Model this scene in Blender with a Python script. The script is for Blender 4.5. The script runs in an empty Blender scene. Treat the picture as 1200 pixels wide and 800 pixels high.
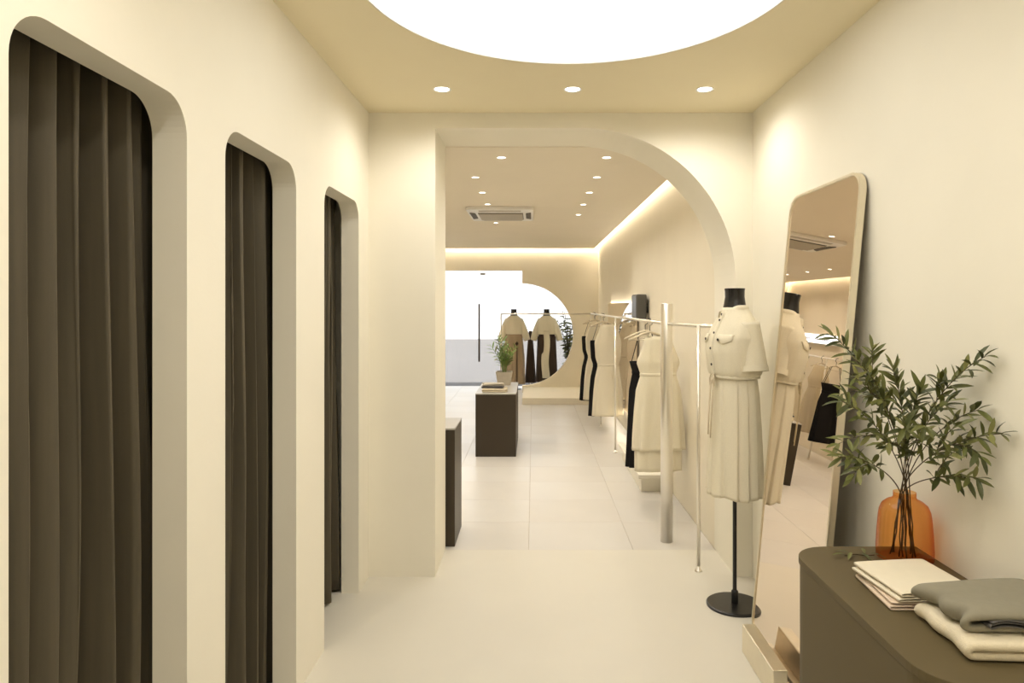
import bpy, bmesh, math, random
from mathutils import Vector, Matrix
R = math.radians
random.seed(7)
SC = bpy.context.scene
COL = SC.collection

# ------------------------------------------------------------------ camera
F, VX, VY, CZ = 820.0, 625.0, 358.0, 1.565      # focal length and vanishing point in photo pixels, eye height
cam = bpy.data.cameras.new('camera'); camo = bpy.data.objects.new('camera', cam); COL.objects.link(camo)
camo.location = (0, 0, CZ); camo.rotation_euler = (R(90), 0, 0)
cam.sensor_width = 36; cam.lens = F / 1200 * 36
cam.shift_x = -(VX - 600) / 1200; cam.shift_y = -(400 - VY) / 1200
cam.clip_start = 0.02
SC.camera = camo

# ------------------------------------------------------------------ world, sun, exposure
w = bpy.data.worlds.new('world'); SC.world = w; w.use_nodes = True
w.node_tree.nodes['Background'].inputs['Color'].default_value = (0.93, 0.96, 1.0, 1)
w.node_tree.nodes['Background'].inputs['Strength'].default_value = 1.0
sun = bpy.data.lights.new('sun', 'SUN'); sun.energy = 4.5; sun.angle = R(2); sun.color = (1, .97, .92)
suno = bpy.data.objects.new('sun', sun); COL.objects.link(suno); suno.rotation_euler = (R(14), 0, 0)
suno.location = (0, 5, 8)
vs = SC.view_settings
vs.view_transform = 'Standard'; vs.look = 'None'; vs.gamma = 1; vs.use_curve_mapping = False
vs.exposure = 1.10
DISC_STRENGTH = 1.25
COVE_STRENGTH = 15.0
SPOT_NEAR, SPOT_FAR = 7.3, 9.5
WARM = (1.0, .965, .90); SOFT = (1.0, .95, .87)

# ------------------------------------------------------------------ materials
def mat(name, col, rough=.6, metal=0.0, noise=0.0, nscale=40, bump=0.0, bscale=200, spec=.5, stretch=None, sheen=0, col2=None):
    m = bpy.data.materials.new(name); m.use_nodes = True
    nt = m.node_tree; b = nt.nodes['Principled BSDF']
    b.inputs['Base Color'].default_value = (*col, 1); b.inputs['Roughness'].default_value = rough
    b.inputs['Metallic'].default_value = metal; b.inputs['Specular IOR Level'].default_value = spec
    if sheen: b.inputs['Sheen Weight'].default_value = sheen
    tc = nt.nodes.new('ShaderNodeTexCoord'); mp = nt.nodes.new('ShaderNodeMapping')
    nt.links.new(tc.outputs['Object'], mp.inputs['Vector'])
    if stretch: mp.inputs['Scale'].default_value = stretch
    if noise or col2:
        n = nt.nodes.new('ShaderNodeTexNoise'); n.inputs['Scale'].default_value = nscale; n.inputs['Detail'].default_value = 4
        nt.links.new(mp.outputs['Vector'], n.inputs['Vector'])
        r = nt.nodes.new('ShaderNodeValToRGB')
        c2 = col2 or tuple(c * (1 - noise) for c in col)
        r.color_ramp.elements[0].position = .3; r.color_ramp.elements[1].position = .7
        r.color_ramp.elements[0].color = (*c2, 1); r.color_ramp.elements[1].color = (*col, 1)
        nt.links.new(n.outputs['Fac'], r.inputs['Fac']); nt.links.new(r.outputs['Color'], b.inputs['Base Color'])
    if bump:
        n2 = nt.nodes.new('ShaderNodeTexNoise'); n2.inputs['Scale'].default_value = bscale; n2.inputs['Detail'].default_value = 3
        nt.links.new(mp.outputs['Vector'], n2.inputs['Vector'])
        bp = nt.nodes.new('ShaderNodeBump'); bp.inputs['Strength'].default_value = bump; bp.inputs['Distance'].default_value = .004
        nt.links.new(n2.outputs['Fac'], bp.inputs['Height']); nt.links.new(bp.outputs['Normal'], b.inputs['Normal'])
    return m

def emit(name, col, s):
    m = bpy.data.materials.new(name); m.use_nodes = True; nt = m.node_tree
    nt.nodes.remove(nt.nodes['Principled BSDF'])
    e = nt.nodes.new('ShaderNodeEmission'); e.inputs['Color'].default_value = (*col, 1); e.inputs['Strength'].default_value = s
    nt.links.new(e.outputs[0], nt.nodes['Material Output'].inputs['Surface'])
    return m

def thin_glass(name, tint, ior=.04, rough=.02):
    m = bpy.data.materials.new(name); m.use_nodes = True; nt = m.node_tree
    nt.nodes.remove(nt.nodes['Principled BSDF'])
    t = nt.nodes.new('ShaderNodeBsdfTransparent')
    lw0 = nt.nodes.new('ShaderNodeLayerWeight'); lw0.inputs['Blend'].default_value = .5
    rp_ = nt.nodes.new('ShaderNodeValToRGB'); rp_.color_ramp.elements[0].position = .45; rp_.color_ramp.elements[1].position = 1.0
    rp_.color_ramp.elements[0].color = (*tint, 1); rp_.color_ramp.elements[1].color = (*[c ** 2.6 for c in tint], 1)     # longer path through the wall at a grazing view
    nt.links.new(lw0.outputs['Facing'], rp_.inputs['Fac']); nt.links.new(rp_.outputs['Color'], t.inputs['Color'])
    g = nt.nodes.new('ShaderNodeBsdfGlossy'); g.inputs['Roughness'].default_value = rough
    lw = nt.nodes.new('ShaderNodeLayerWeight'); lw.inputs['Blend'].default_value = .5
    pw = nt.nodes.new('ShaderNodeMath'); pw.operation = 'POWER'; pw.inputs[1].default_value = 4.0
    nt.links.new(lw.outputs['Facing'], pw.inputs[0])
    fr = nt.nodes.new('ShaderNodeMath'); fr.operation = 'MULTIPLY_ADD'; fr.inputs[1].default_value = .45; fr.inputs[2].default_value = ior
    nt.links.new(pw.outputs[0], fr.inputs[0])
    mx = nt.nodes.new('ShaderNodeMixShader')
    nt.links.new(fr.outputs[0], mx.inputs[0]); nt.links.new(t.outputs[0], mx.inputs[1]); nt.links.new(g.outputs[0], mx.inputs[2])
    nt.links.new(mx.outputs[0], nt.nodes['Material Output'].inputs['Surface'])
    return m

M = {}
M['wall'] = mat('cream_plaster', (.91, .862, .735), .85, noise=.025, nscale=3, bump=.05, bscale=90, spec=.2)
M['shop_wall'] = mat('beige_plaster', (.86, .785, .63), .85, noise=.025, nscale=3, bump=.05, bscale=90, spec=.2)
M['ceil'] = mat('ceiling_paint', (.89, .80, .58), .9, noise=.02, nscale=2, spec=.2)
M['shop_ceil'] = mat('shop_ceiling_paint', (.86, .78, .64), .9, noise=.02, nscale=2, spec=.2)
M['floor'] = mat('cream_microcement', (.71, .67, .575), .38, noise=.03, nscale=2.5, spec=.35)
M['tile'] = mat('porcelain_tile', (.68, .65, .60), .32, noise=.04, nscale=3, spec=.4)
M['tile2'] = mat('porcelain_tile_warm', (.67, .635, .58), .34, noise=.04, nscale=3, spec=.4)
M['grout'] = mat('grout', (.52, .46, .38), .9)
M['curtain'] = mat('taupe_velvet', (.090, .073, .043), .75, noise=.18, nscale=6, stretch=(8, 8, .4), bump=.12, bscale=300, sheen=.15)
M['curtain'].node_tree.nodes['Principled BSDF'].inputs['Sheen Tint'].default_value = (.62, .50, .32, 1)
M['curtain'].node_tree.nodes['Principled BSDF'].inputs['Sheen Roughness'].default_value = .35
M['black'] = mat('black_metal', (.012, .011, .010), .28, spec=.5)
M['neck'] = mat('black_gloss', (.012, .011, .010), .22)
M['linen'] = mat('cream_linen', (.84, .77, .60), .9, noise=.05, nscale=160, bump=.25, bscale=500, spec=.15)
M['linen2'] = mat('sand_linen', (.72, .62, .45), .9, noise=.06, nscale=160, bump=.25, bscale=500, spec=.15)
M['dark_cloth'] = mat('dark_brown_cloth', (.07, .048, .035), .85, noise=.1, nscale=120, bump=.2, bscale=400, spec=.2)
M['brown_cloth'] = mat('tan_cloth', (.46, .35, .23), .85, noise=.1, nscale=120, bump=.2, bscale=400, spec=.2)
M['black_cloth'] = mat('black_cloth', (.010, .009, .009), .85, bump=.2, bscale=400, spec=.2)
M['button'] = mat('dark_button', (.03, .022, .015), .35)
M['steel'] = mat('brushed_steel', (.86, .82, .74), .30, metal=1.0, bump=.03, bscale=60, stretch=(20, 20, .5))
M['champagne'] = mat('champagne_metal', (.82, .76, .62), .36, metal=1.0, noise=.05, nscale=20)
M['mirror'] = mat('mirror_glass', (.84, .74, .63), .0, metal=1.0)
M['mirror_back'] = mat('mirror_backing', (.30, .26, .20), .7)
M['console'] = mat('taupe_lacquer', (.125, .096, .046), .55, noise=.05, nscale=3, spec=.25)
M['block'] = mat('dark_brown_laminate', (.040, .028, .015), .40, noise=.06, nscale=4, spec=.4)
M['block_top'] = mat('grey_stone_top', (.46, .43, .38), .35, noise=.08, nscale=12)
M['amber'] = thin_glass('amber_glass', (.95, .64, .33), .035)
M['glass'] = thin_glass('clear_glass', (.97, .98, .98), .03)
M['stem'] = mat('woody_stem', (.10, .065, .03), .7, noise=.3, nscale=60)
M['leaf'] = mat('olive_leaf', (.165, .18, .040), .45, noise=.35, nscale=9)
M['leaf2'] = mat('olive_leaf_pale', (.29, .29, .09), .5, noise=.3, nscale=9)
M['leaf3'] = mat('dark_green_leaf', (.085, .10, .026), .45, noise=.3, nscale=9)
M['fern'] = mat('fresh_green_leaf', (.22, .34, .07), .5, noise=.3, nscale=9)
M['paper'] = mat('ivory_cotton', (.85, .77, .60), .85, noise=.03, nscale=30, bump=.1, bscale=400, spec=.2)
M['blush'] = mat('blush_cotton', (.74, .60, .46), .85, noise=.03, nscale=30, bump=.1, bscale=400, spec=.2)
M['sage'] = mat('grey_sage_knit', (.30, .275, .205), .9, noise=.05, nscale=60, bump=.2, bscale=500, spec=.15)
M['slate'] = mat('slate_satin', (.085, .078, .070), .4)
M['wool'] = mat('cream_wool', (.82, .73, .54), .95, noise=.05, nscale=90, bump=.4, bscale=350, spec=.1)
M['pot'] = mat('grey_beige_ceramic', (.50, .44, .34), .6, noise=.08, nscale=20)
M['white_plastic'] = mat('white_plastic', (.85, .83, .78), .4)
M['vent_dark'] = mat('vent_shadow_plastic', (.10, .085, .065), .6)
M['slat'] = mat('grey_slat_plastic', (.50, .45, .37), .5)
M['speaker'] = mat('dark_grey_plastic', (.085, .08, .068), .55)
M['wood'] = mat('pale_wood', (.74, .64, .47), .5, noise=.2, nscale=20, stretch=(1, 1, 8))
M['door_metal'] = mat('bronze_handle', (.06, .045, .03), .35, metal=.6)
M['pavement'] = mat('pale_pavement', (.115, .107, .104), .9, noise=.1, nscale=.6)
M['facade'] = mat('white_render', (.92, .92, .92), .9)
M['lens'] = emit('downlight_glow', (1, .93, .80), 5.0)
M['disc'] = emit('stretch_ceiling_glow', WARM, DISC_STRENGTH)
M['led'] = emit('led_glow', (1.0, .93, .80), COVE_STRENGTH)
M['led_side'] = emit('led_glow_side', (1.0, .93, .80), COVE_STRENGTH * .36)
M['led2'] = emit('mirror_led_glow', (1.0, .93, .80), 7.0)
M['signface'] = emit('lit_sign_face', (.95, .97, 1.0), 1.8)
M['signmark'] = mat('sign_blue_print', (.10, .14, .24), .5)

# ------------------------------------------------------------------ helpers
def tag(o, label=None, cat=None, group=None, kind=None):
    if label: o['label'] = label
    if cat: o['category'] = cat
    if group: o['group'] = group
    if kind: o['kind'] = kind
    return o

def link(name, me, m=None, parent=None):
    o = bpy.data.objects.new(name, me); COL.objects.link(o)
    if m is not None and me is not None: me.materials.append(M[m] if isinstance(m, str) else m)
    if parent is not None: o.parent = parent
    return o

def empty(name, loc=(0, 0, 0), rz=0.0):
    o = bpy.data.objects.new(name, None); COL.objects.link(o); o.empty_display_size = .05
    o.location = loc; o.rotation_euler = (0, 0, rz)
    return o

def obj(name, bm, m, parent=None, smooth=False, normals=True):
    if normals: bmesh.ops.recalc_face_normals(bm, faces=bm.faces)
    me = bpy.data.meshes.new(name); bm.to_mesh(me); bm.free()
    if smooth:
        for p in me.polygons: p.use_smooth = True
    return link(name, me, m, parent)

def box(x0, x1, y0, y1, z0, z1, bev=0.0, seg=2, bm=None):
    bm = bm or bmesh.new()
    r = bmesh.ops.create_cube(bm, size=1)
    for v in r['verts']:
        v.co = Vector(((x0 + x1) / 2 + v.co.x * (x1 - x0), (y0 + y1) / 2 + v.co.y * (y1 - y0), (z0 + z1) / 2 + v.co.z * (z1 - z0)))
    if bev:
        es = list({e for v in r['verts'] for e in v.link_edges})
        bmesh.ops.bevel(bm, geom=es, offset=bev, segments=seg, profile=.5, affect='EDGES')
    return bm

def prism(pts, axis, a0, a1, bm=None, bev=0.0):
    """extrude a 2D outline along an axis; pts are (u,v): axis x -> (y,z), axis y -> (x,z), axis z -> (x,y)"""
    bm = bm or bmesh.new()
    def P(u, v, a):
        return {'x': (a, u, v), 'y': (u, a, v), 'z': (u, v, a)}[axis]
    A = [bm.verts.new(P(u, v, a0)) for u, v in pts]; B = [bm.verts.new(P(u, v, a1)) for u, v in pts]
    n = len(pts)
    caps = [bm.faces.new(A), bm.faces.new(B)]
    for i in range(n): bm.faces.new((A[i], A[(i + 1) % n], B[(i + 1) % n], B[i]))
    if bev:
        bmesh.ops.recalc_face_normals(bm, faces=bm.faces)
        bmesh.ops.bevel(bm, geom=[e for f in caps for e in f.edges], offset=bev, segments=2, profile=.5, affect='EDGES')
    return bm

def lathe(prof, n=32, bm=None, c=(0, 0, 0)):
    bm = bm or bmesh.new(); rings = []
    for r, z in prof:
        if r < 1e-5: rings.append([bm.verts.new((c[0], c[1], c[2] + z))])
        else: rings.append([bm.verts.new((c[0] + r * math.cos(2 * math.pi * k / n), c[1] + r * math.sin(2 * math.pi * k / n), c[2] + z)) for k in range(n)])
    for a, b in zip(rings, rings[1:]):
        if len(a) == 1 and len(b) == 1: continue
        for k in range(n):
            j = (k + 1) % n
            if len(a) == 1: bm.faces.new((a[0], b[j], b[k]))
            elif len(b) == 1: bm.faces.new((a[k], a[j], b[0]))
            else: bm.faces.new((a[k], a[j], b[j], b[k]))
    return bm

def loft(rings, bm=None, cap0=False, cap1=False, closed=True):
    bm = bm or bmesh.new()
    V = [[bm.verts.new(p) for p in r] for r in rings]; n = len(V[0])
    for a, b in zip(V, V[1:]):
        for k in range(n if closed else n - 1):
            j = (k + 1) % n; bm.faces.new((a[k], a[j], b[j], b[k]))
    if cap0: bm.faces.new(V[0])
    if cap1: bm.faces.new(V[-1])
    return bm

def tube(pts, rad, n=8, bm=None, caps=True, flat=1.0):
    """swept tube through points; rad number or list"""
    pts = [Vector(p) for p in pts]; rings = []
    rs = rad if isinstance(rad, (list, tuple)) else [rad] * len(pts)
    prev = None
    for i, p in enumerate(pts):
        t = (pts[min(i + 1, len(pts) - 1)] - pts[max(i - 1, 0)]).normalized()
        ref = prev if prev is not None else (Vector((0, 0, 1)) if abs(t.z) < .9 else Vector((1, 0, 0)))
        u = (ref - t * ref.dot(t)).normalized(); v = t.cross(u); prev = u
        rings.append([p + (u * math.cos(2 * math.pi * k / n) * flat + v * math.sin(2 * math.pi * k / n)) * rs[i] for k in range(n)])
    return loft(rings, bm, caps, caps)

def rrect(x0, x1, y0, y1, r, n=8, corners=(1, 1, 1, 1)):
    """corner order: (x0,y0),(x1,y0),(x1,y1),(x0,y1)"""
    P = []
    for i, (cx, cy, a) in enumerate(((x0, y0, 180), (x1, y0, 270), (x1, y1, 0), (x0, y1, 90))):
        if not corners[i]: P.append((cx, cy)); continue
        sx = 1 if cx == x0 else -1; sy = 1 if cy == y0 else -1
        for k in range(n + 1):
            t = R(a + 90 * k / n); P.append((cx + sx * r + r * math.cos(t), cy + sy * r + r * math.sin(t)))
    return P

def copy_tree(o, parent=None):
    c = o.copy(); COL.objects.link(c)
    if parent is not None: c.parent = parent
    for ch in list(o.children): copy_tree(ch, c)
    return c

def mod(o, kind, **k):
    m = o.modifiers.new(kind.lower(), kind)
    for a, b in k.items(): setattr(m, a, b)
    return m

def struct(name, bm, m, label=None, cat=None, parent=None):
    o = obj(name, bm, m, parent); o['kind'] = 'structure'
    if parent is None: tag(o, label, cat)
    return o

def px(x, y, Y):                      # photo direction at a chosen distance
    return Vector(((x - VX) / F * Y, Y, CZ - (y - VY) / F * Y))

# ------------------------------------------------------------------ dimensions
XL, XR = -.951, 1.266                # fitting corridor walls
YB = 4.04; YB2 = 4.51                # arch wall faces
HC = 2.678                           # corridor ceiling
SL, SR = -2.07, 1.168                # shop walls
SH = 2.585; SHU = 2.75               # shop ceiling / slab above the cove
YP = 12.57; YP2 = 12.72              # front partition
YF = 13.62                           # shop front glass
YN = -1.6                            # wall behind the camera

# ------------------------------------------------------------------ structure: corridor
struct('floor', box(-2.02, XR + .1, YN, 4.487, -.10, 0), 'floor', 'smooth cream cement floor of the fitting corridor', 'floor')
# ceiling with round cut-out
CX, CY, CRX, CRY = .155, 2.40, .775, .83
bm = bmesh.new(); n = 96
outer = []
x0, x1, y0, y1 = -2.02, XR + .1, YN, YB + .1
for k in range(n):
    a = 2 * math.pi * k / n; dx, dy = math.cos(a), math.sin(a)
    ts = []
    if dx > 1e-9: ts.append((x1 - CX) / dx)
    if dx < -1e-9: ts.append((x0 - CX) / dx)
    if dy > 1e-9: ts.append((y1 - CY) / dy)
    if dy < -1e-9: ts.append((y0 - CY) / dy)
    t = min(ts); outer.append((CX + dx * t, CY + dy * t))
for cxx, cyy in ((x0, y0), (x1, y0), (x1, y1), (x0, y1)):      # snap to true corners
    k = min(range(n), key=lambda i: (outer[i][0] - cxx) ** 2 + (outer[i][1] - cyy) ** 2); outer[k] = (cxx, cyy)
inner = [(CX + CRX * math.cos(2 * math.pi * k / n), CY + CRY * math.sin(2 * math.pi * k / n)) for k in range(n)]
loft([[(*p, HC + .10) for p in outer], [(*p, HC) for p in outer], [(*p, HC) for p in inner], [(*p, HC + .10) for p in inner], [(*p, HC + .10) for p in outer]], bm)
bmesh.ops.remove_doubles(bm, verts=bm.verts, dist=1e-5)
struct('ceiling', bm, 'ceil', 'cream corridor ceiling with a large round light cut into it', 'ceiling')

# left wall with three round-cornered openings down to the floor
OPEN = [(1.268, 1.921), (2.160, 2.807), (3.183, 3.812)]
OT, OR_ = 2.123, .10
pts = [(YN, HC), (YN, 0)]
for a, b in OPEN:
    pts.append((a, 0))
    for k in range(11):
        t = R(180 - 9 * k); pts.append((a + OR_ + OR_ * math.cos(t), OT - OR_ + OR_ * math.sin(t)))
    for k in range(11):
        t = R(90 - 9 * k); pts.append((b - OR_ + OR_ * math.cos(t), OT - OR_ + OR_ * math.sin(t)))
    pts.append((b, 0))
pts += [(YB + .05, 0), (YB + .05, HC)]
struct('wall_left', prism(pts, 'x', XL - .095, XL), 'wall', 'cream wall with three tall rounded fitting room openings', 'wall')
struct('wall_fitting', box(-2.02, -1.97, YN, YB, 0, HC), 'wall', 'plain wall at the back of the fitting rooms', 'wall')
for i, y in enumerate((2.01, 2.965)):
    struct('wall_divider' + ('' if i == 0 else '.001'), box(-1.97, XL - .36, y, y + .06, 0, HC), 'wall', 'plain partition between two fitting rooms behind the curtains', 'wall')['group'] = 'fitting room partitions'
struct('wall_right', box(XR, XR + .1, YN, YB + .05, 0, HC), 'wall', 'plain cream wall with the leaning mirror and console', 'wall')
struct('wall_rear', box(-2.02, XR + .1, YN - .1, YN, 0, HC), 'wall', 'plain cream wall closing the corridor', 'wall')

# arch wall: square left jamb, quarter-round right shoulder
AL, AR_, AT, ARAD = -.5665, 1.168, 2.59, .887
pts = [(-2.25, 0), (AL, 0), (AL, AT)]
for k in range(33):
    t = R(90 - 90 * k / 32); pts.append((AR_ - ARAD + ARAD * math.cos(t), AT - ARAD + ARAD * math.sin(t)))
pts += [(AR_, 0), (XR + .1, 0), (XR + .1, HC + .1), (-2.25, HC + .1)]
struct('wall_arch', prism(pts, 'y', YB, YB2), 'wall', 'thick cream wall with a square-left, round-right archway', 'wall')

# ------------------------------------------------------------------ structure: shop
fl = struct('floor.001', box(SL - .1, SR + .1, 4.487, YF + .05, -.10, -.004), 'grout', 'pale porcelain tiled floor of the shop', 'floor')
xs = [SL, -2.04, -1.37, -.70, -.03, .64, SR]
ys = [4.487]
while ys[-1] < YF - .02: ys.append(min(ys[-1] + .58, YF))
tile_me = {}
for i in range(len(xs) - 1):
    for j in range(len(ys) - 1):
        sx, sy = xs[i + 1] - xs[i], ys[j + 1] - ys[j]
        key = (round(sx, 3), round(sy, 3), (i * 7 + j * 3) % 2)
        g = .0016
        if key not in tile_me:
            b = box(g, sx - g, g, sy - g, -.02, 0, .0012, 1); bmesh.ops.recalc_face_normals(b, faces=b.faces)
            me = bpy.data.meshes.new('floor_tile'); b.to_mesh(me); b.free(); me.materials.append(M['tile2' if key[2] else 'tile']); tile_me[key] = me
        o = link('floor_tile', tile_me[key], None, fl); o.location = (xs[i], ys[j], 0)
struct('wall_shop_right', box(SR, SR + .1, YB2, YF, 0, SHU), 'shop_wall', 'warm beige shop wall washed by the cove light', 'wall')
struct('wall_shop_left', box(SL - .1, SL, YB2, YF, 0, SHU), 'shop_wall', 'beige shop wall carrying the lit sign', 'wall')
struct('ceiling.001', box(-1.99, 1.085, YB2, YP - .08, SH, SH + .03), 'shop_ceil', 'lowered beige shop ceiling edged by a light cove', 'ceiling')
struct('ceiling.002', box(SL - .1, SR + .1, YB2, YF + .05, SHU, SHU + .05), 'shop_ceil', 'slab above the lowered shop ceiling', 'ceiling')
for s, (a, b) in enumerate(((SL, -2.0), (1.10, SR))):
    pass
# front partition: door opening with half round bite to its right
DXL, DXR, DTOP = -1.75, -.20, 2.195
CCZ, CCR = 1.044, .92
pts = [(SL, 0), (DXL, 0), (DXL, DTOP), (DXR, DTOP)]
for k in range(49):
    t = R(90 - 180 * k / 48); pts.append((DXR + CCR * math.cos(t), CCZ + CCR * math.sin(t)))
pts += [(DXR, 0), (SR, 0), (SR, SHU), (SL, SHU)]
struct('wall_shop_front', prism(pts, 'y', YP, YP2), 'shop_wall', 'beige front partition with a half-round cut-out beside the doorway', 'wall')
# low platform in front of the partition
o = struct('trim_1', box(-.175, SR - .002, 11.06, YP, 0, .105, .006), 'shop_wall', 'low beige plinth along the front partition', 'plinth')
# led strips in the cove
for nm, bb, lab in (('right', (1.112, 1.150, YB2 + .05, YP - .03, 2.66, 2.67), 'warm light strip in the cove above the clothes rail wall'),
                    ('left', (-2.052, -2.012, YB2 + .05, YP - .03, 2.66, 2.67), 'warm light strip in the cove above the lit sign'),
                    ('front', (-1.98, 1.09, YP - .052, YP - .014, 2.66, 2.67), 'warm light strip in the cove above the shop doorway')):
    o = obj('light_strip', box(*bb), 'led' if nm == 'front' else 'led_side'); tag(o, lab, 'light strip', 'cove light strips')

# shop front glazing, street
def pane(name, x0, x1, z0, z1, lab, cat):
    o = struct(name, box(x0, x1, YF, YF + .012, z0, z1), 'glass', lab, cat); return o
pane('window_1', -.66, SR, .03, 2.45, 'clear shop window behind the dressed display mannequins', 'window')
d = pane('door_1', -1.60, -.675, .015, 2.45, 'frameless glass entrance door with a long bronze pull handle', 'door')
pane('window_2', SL, -1.615, .03, 2.45, 'narrow clear shop window beside the glass entrance door', 'window')
hb = bmesh.new(); tube([(-1.05, YF - .06, .48), (-1.05, YF - .06, 1.60)], .018, 10, hb)
tube([(-1.05, YF - .06, .62), (-1.05, YF, .62)], .010, 8, hb); tube([(-1.05, YF - .06, 1.46), (-1.05, YF, 1.46)], .010, 8, hb)
obj('handle', hb, 'door_metal', d)
obj('door_closer', box(-1.03, -.93, YF - .05, YF, 2.16, 2.20, .006), 'slat', d)
struct('trim_2', box(SL - .1, SR + .1, YF - .03, YF + .05, 2.45, SHU), 'white_plastic', 'white header above the shop window glass', 'trim')
struct('ground', box(-25, 25, YF + .05, 40, -.15, -.01), 'pavement', 'pale grey pavement outside the shop door', 'pavement')
struct('wall_street', box(-25, 25, 33, 33.5, -.05, 14), 'facade', 'bright white building front across the street', 'building')

# ------------------------------------------------------------------ round ceiling light
t = empty('ceiling_light', (CX, CY, HC)); tag(t, 'very large round glowing ceiling light over the fitting corridor', 'ceiling light')
bm = bmesh.new(); n = 96
bm.faces.new([bm.verts.new((CRX * 1.0 * math.cos(2 * math.pi * k / n), CRY * 1.0 * math.sin(2 * math.pi * k / n), .012)) for k in range(n)])
o = obj('diffuser', bm, 'disc', t, normals=False)
o.data.flip_normals()
bm = loft([[((CRX - q) * math.cos(2 * math.pi * k / n), (CRY - q) * math.sin(2 * math.pi * k / n), z) for k in range(n)] for q, z in ((.0005, .099), (.0005, .001), (.006, .001), (.006, .099))])
obj('rim', bm, 'white_plastic', t)

# ------------------------------------------------------------------ downlights
def downlight(name, r, energy, blend=.7, size=R(168)):
    t = empty(name)
    obj('trim_ring', lathe([(r, .0), (r * 1.28, -.004), (r * 1.30, .0), (r * 1.30, .003)], 28), 'white_plastic', t)
    obj('lens', lathe([(0, -.001), (r, -.001), (r, .002)], 28), 'lens', t)
    l = bpy.data.lights.new('lamp', 'SPOT'); l.energy = energy; l.color = SOFT; l.spot_size = size; l.spot_blend = blend; l.shadow_soft_size = r
    lo = bpy.data.objects.new('lamp', l); COL.objects.link(lo); lo.parent = t; lo.location = (0, 0, -.02)
    return t
dn = downlight('downlight', .036, SPOT_NEAR)
for i, x in enumerate((518, 671, 826)):
    o = dn if i == 0 else copy_tree(dn)
    p = px(x, 104.5, F * (HC - CZ) / (VY - 104.5)); o.location = (p.x, p.y, HC)
    tag(o, 'small round recessed downlight between the big round light and the archway', 'downlight', 'corridor downlights')
for y in (1.10, -.15):  # added rows of unseen downlights, put in to even out the corridor light
    for x in (-.46, .20, .87):
        o = copy_tree(dn); o.location = (x, y, HC)
        tag(o, 'small round fill downlight added out of view before the big round light' if y > 0 else 'small round fill downlight added out of view by the end wall', 'downlight', 'corridor downlights')
df = downlight('downlight', .026, SPOT_FAR, 1.0, R(140))
first = True
spots = [(.505, y) for y in (4.82, 5.56, 6.31, 7.06, 7.85)] + [(-.22, 4.82)] + [(-.46, y) for y in (5.56, 6.31, 7.04, 8.62)] + [(-1.53, y) for y in (5.6, 6.4, 7.2, 8.0, 8.78, 9.57, 10.35, 11.18)]
for x, y in spots:
    o = df if first else copy_tree(df); first = False
    o.location = (x, y, SH)
    lab = {.505: 'small round downlight in the shop ceiling row along the clothes rail', -.22: 'small round downlight in the shop ceiling just past the archway'}.get(x, 'small round downlight in the shop ceiling row near the air conditioner' if x == -.46 else 'small round downlight in the shop ceiling row by the lit sign wall')
    tag(o, lab, 'downlight', 'shop downlights')

# ------------------------------------------------------------------ air conditioner cassette
t = empty('air_conditioner', (-.35, 7.67, SH)); tag(t, 'white square ceiling cassette air conditioner with grey grille', 'air conditioner')
obj('panel', prism(rrect(-.35, .35, -.48, .48, .05), 'z', -.035, -.001, bev=.006), 'white_plastic', t)
obj('grille_recess', box(-.24, .24, -.22, .30, -.040, -.034), 'vent_dark', t)
for k in range(9):
    obj('grille_slat', box(-.235, .235, -.205 + k * .058, -.170 + k * .058, -.050, -.038, .003, 1), 'slat', t)
for nm, b4 in (('f', (-.22, .22, -.42, -.35)), ('b', (-.22, .22, .37, .42))):
    obj('air_outlet', box(*b4, -.041, -.034, .004, 1), 'slat', t)
for sx in (-1, 1):
    obj('air_outlet', prism([(sx * .27, -.20), (sx * .325, -.26), (sx * .325, .26), (sx * .27, .20)], 'z', -.042, -.034), 'vent_dark', t)

# ------------------------------------------------------------------ curtains
def curtain(y0, y1, seed, label):
    rnd = random.Random(seed)
    ny, nz = 220, 30
    Y0, Y1 = y0 - .10, y1 + .09
    L = Y1 - Y0
    ph = []; a = 0
    fold = [rnd.uniform(.070, .112) for _ in range(30)]
    # cumulative phase with uneven pleats
    edges = [Y0]
    for f_ in fold: edges.append(edges[-1] + f_)
    amps = [rnd.uniform(.075, .105) for _ in range(31)]
    drift = [rnd.uniform(-.022, .022) for _ in range(31)]
    rows = []
    for k in range(nz + 1):
        z = .015 + (2.28 - .015) * k / nz; s = k / nz
        row = []
        for j in range(ny + 1):
            y = Y0 + L * j / ny
            yy = y + .012 * math.sin(3.1 * s + y * 5 + seed) + .010 * math.sin(7 * s + seed * 2)
            i = 0
            while i < 29 and edges[i + 1] < yy: i += 1
            i = max(0, i)
            u = (yy - edges[i]) / (edges[i + 1] - edges[i])
            amp = amps[i] * (1 + .12 * math.sin(2.5 * s + i))
            fx = math.tanh(2.3 * math.sin(math.pi * min(max(u, 0), 1)) ** 1.2) / math.tanh(2.3)
            x = -1.215 + min(amp * 1.55, .150) * fx + .006 * math.sin(40 * y + 3 * s)
            row.append((x, y + .014 * math.sin(2 * math.pi * u + 1.2 * math.sin(2 * s + i)), z))
        rows.append(row)
    bm = loft(rows, closed=False)
    o = obj('curtain', bm, 'curtain', None, smooth=True)
    mod(o, 'SOLIDIFY', thickness=.004)
    tag(o, label, 'curtain', 'fitting room curtains')
    rail = obj('curtain_rail', tube([(-1.10, Y0, 2.29), (-1.10, Y1, 2.29)], .012, 8), 'black', o)
curtain(*OPEN[0], 1, 'taupe pleated curtain in the fitting room opening furthest from the archway')
curtain(*OPEN[1], 4, 'taupe pleated curtain in the middle fitting room opening')
curtain(*OPEN[2], 9, 'taupe pleated curtain in the fitting room opening next to the archway')

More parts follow.
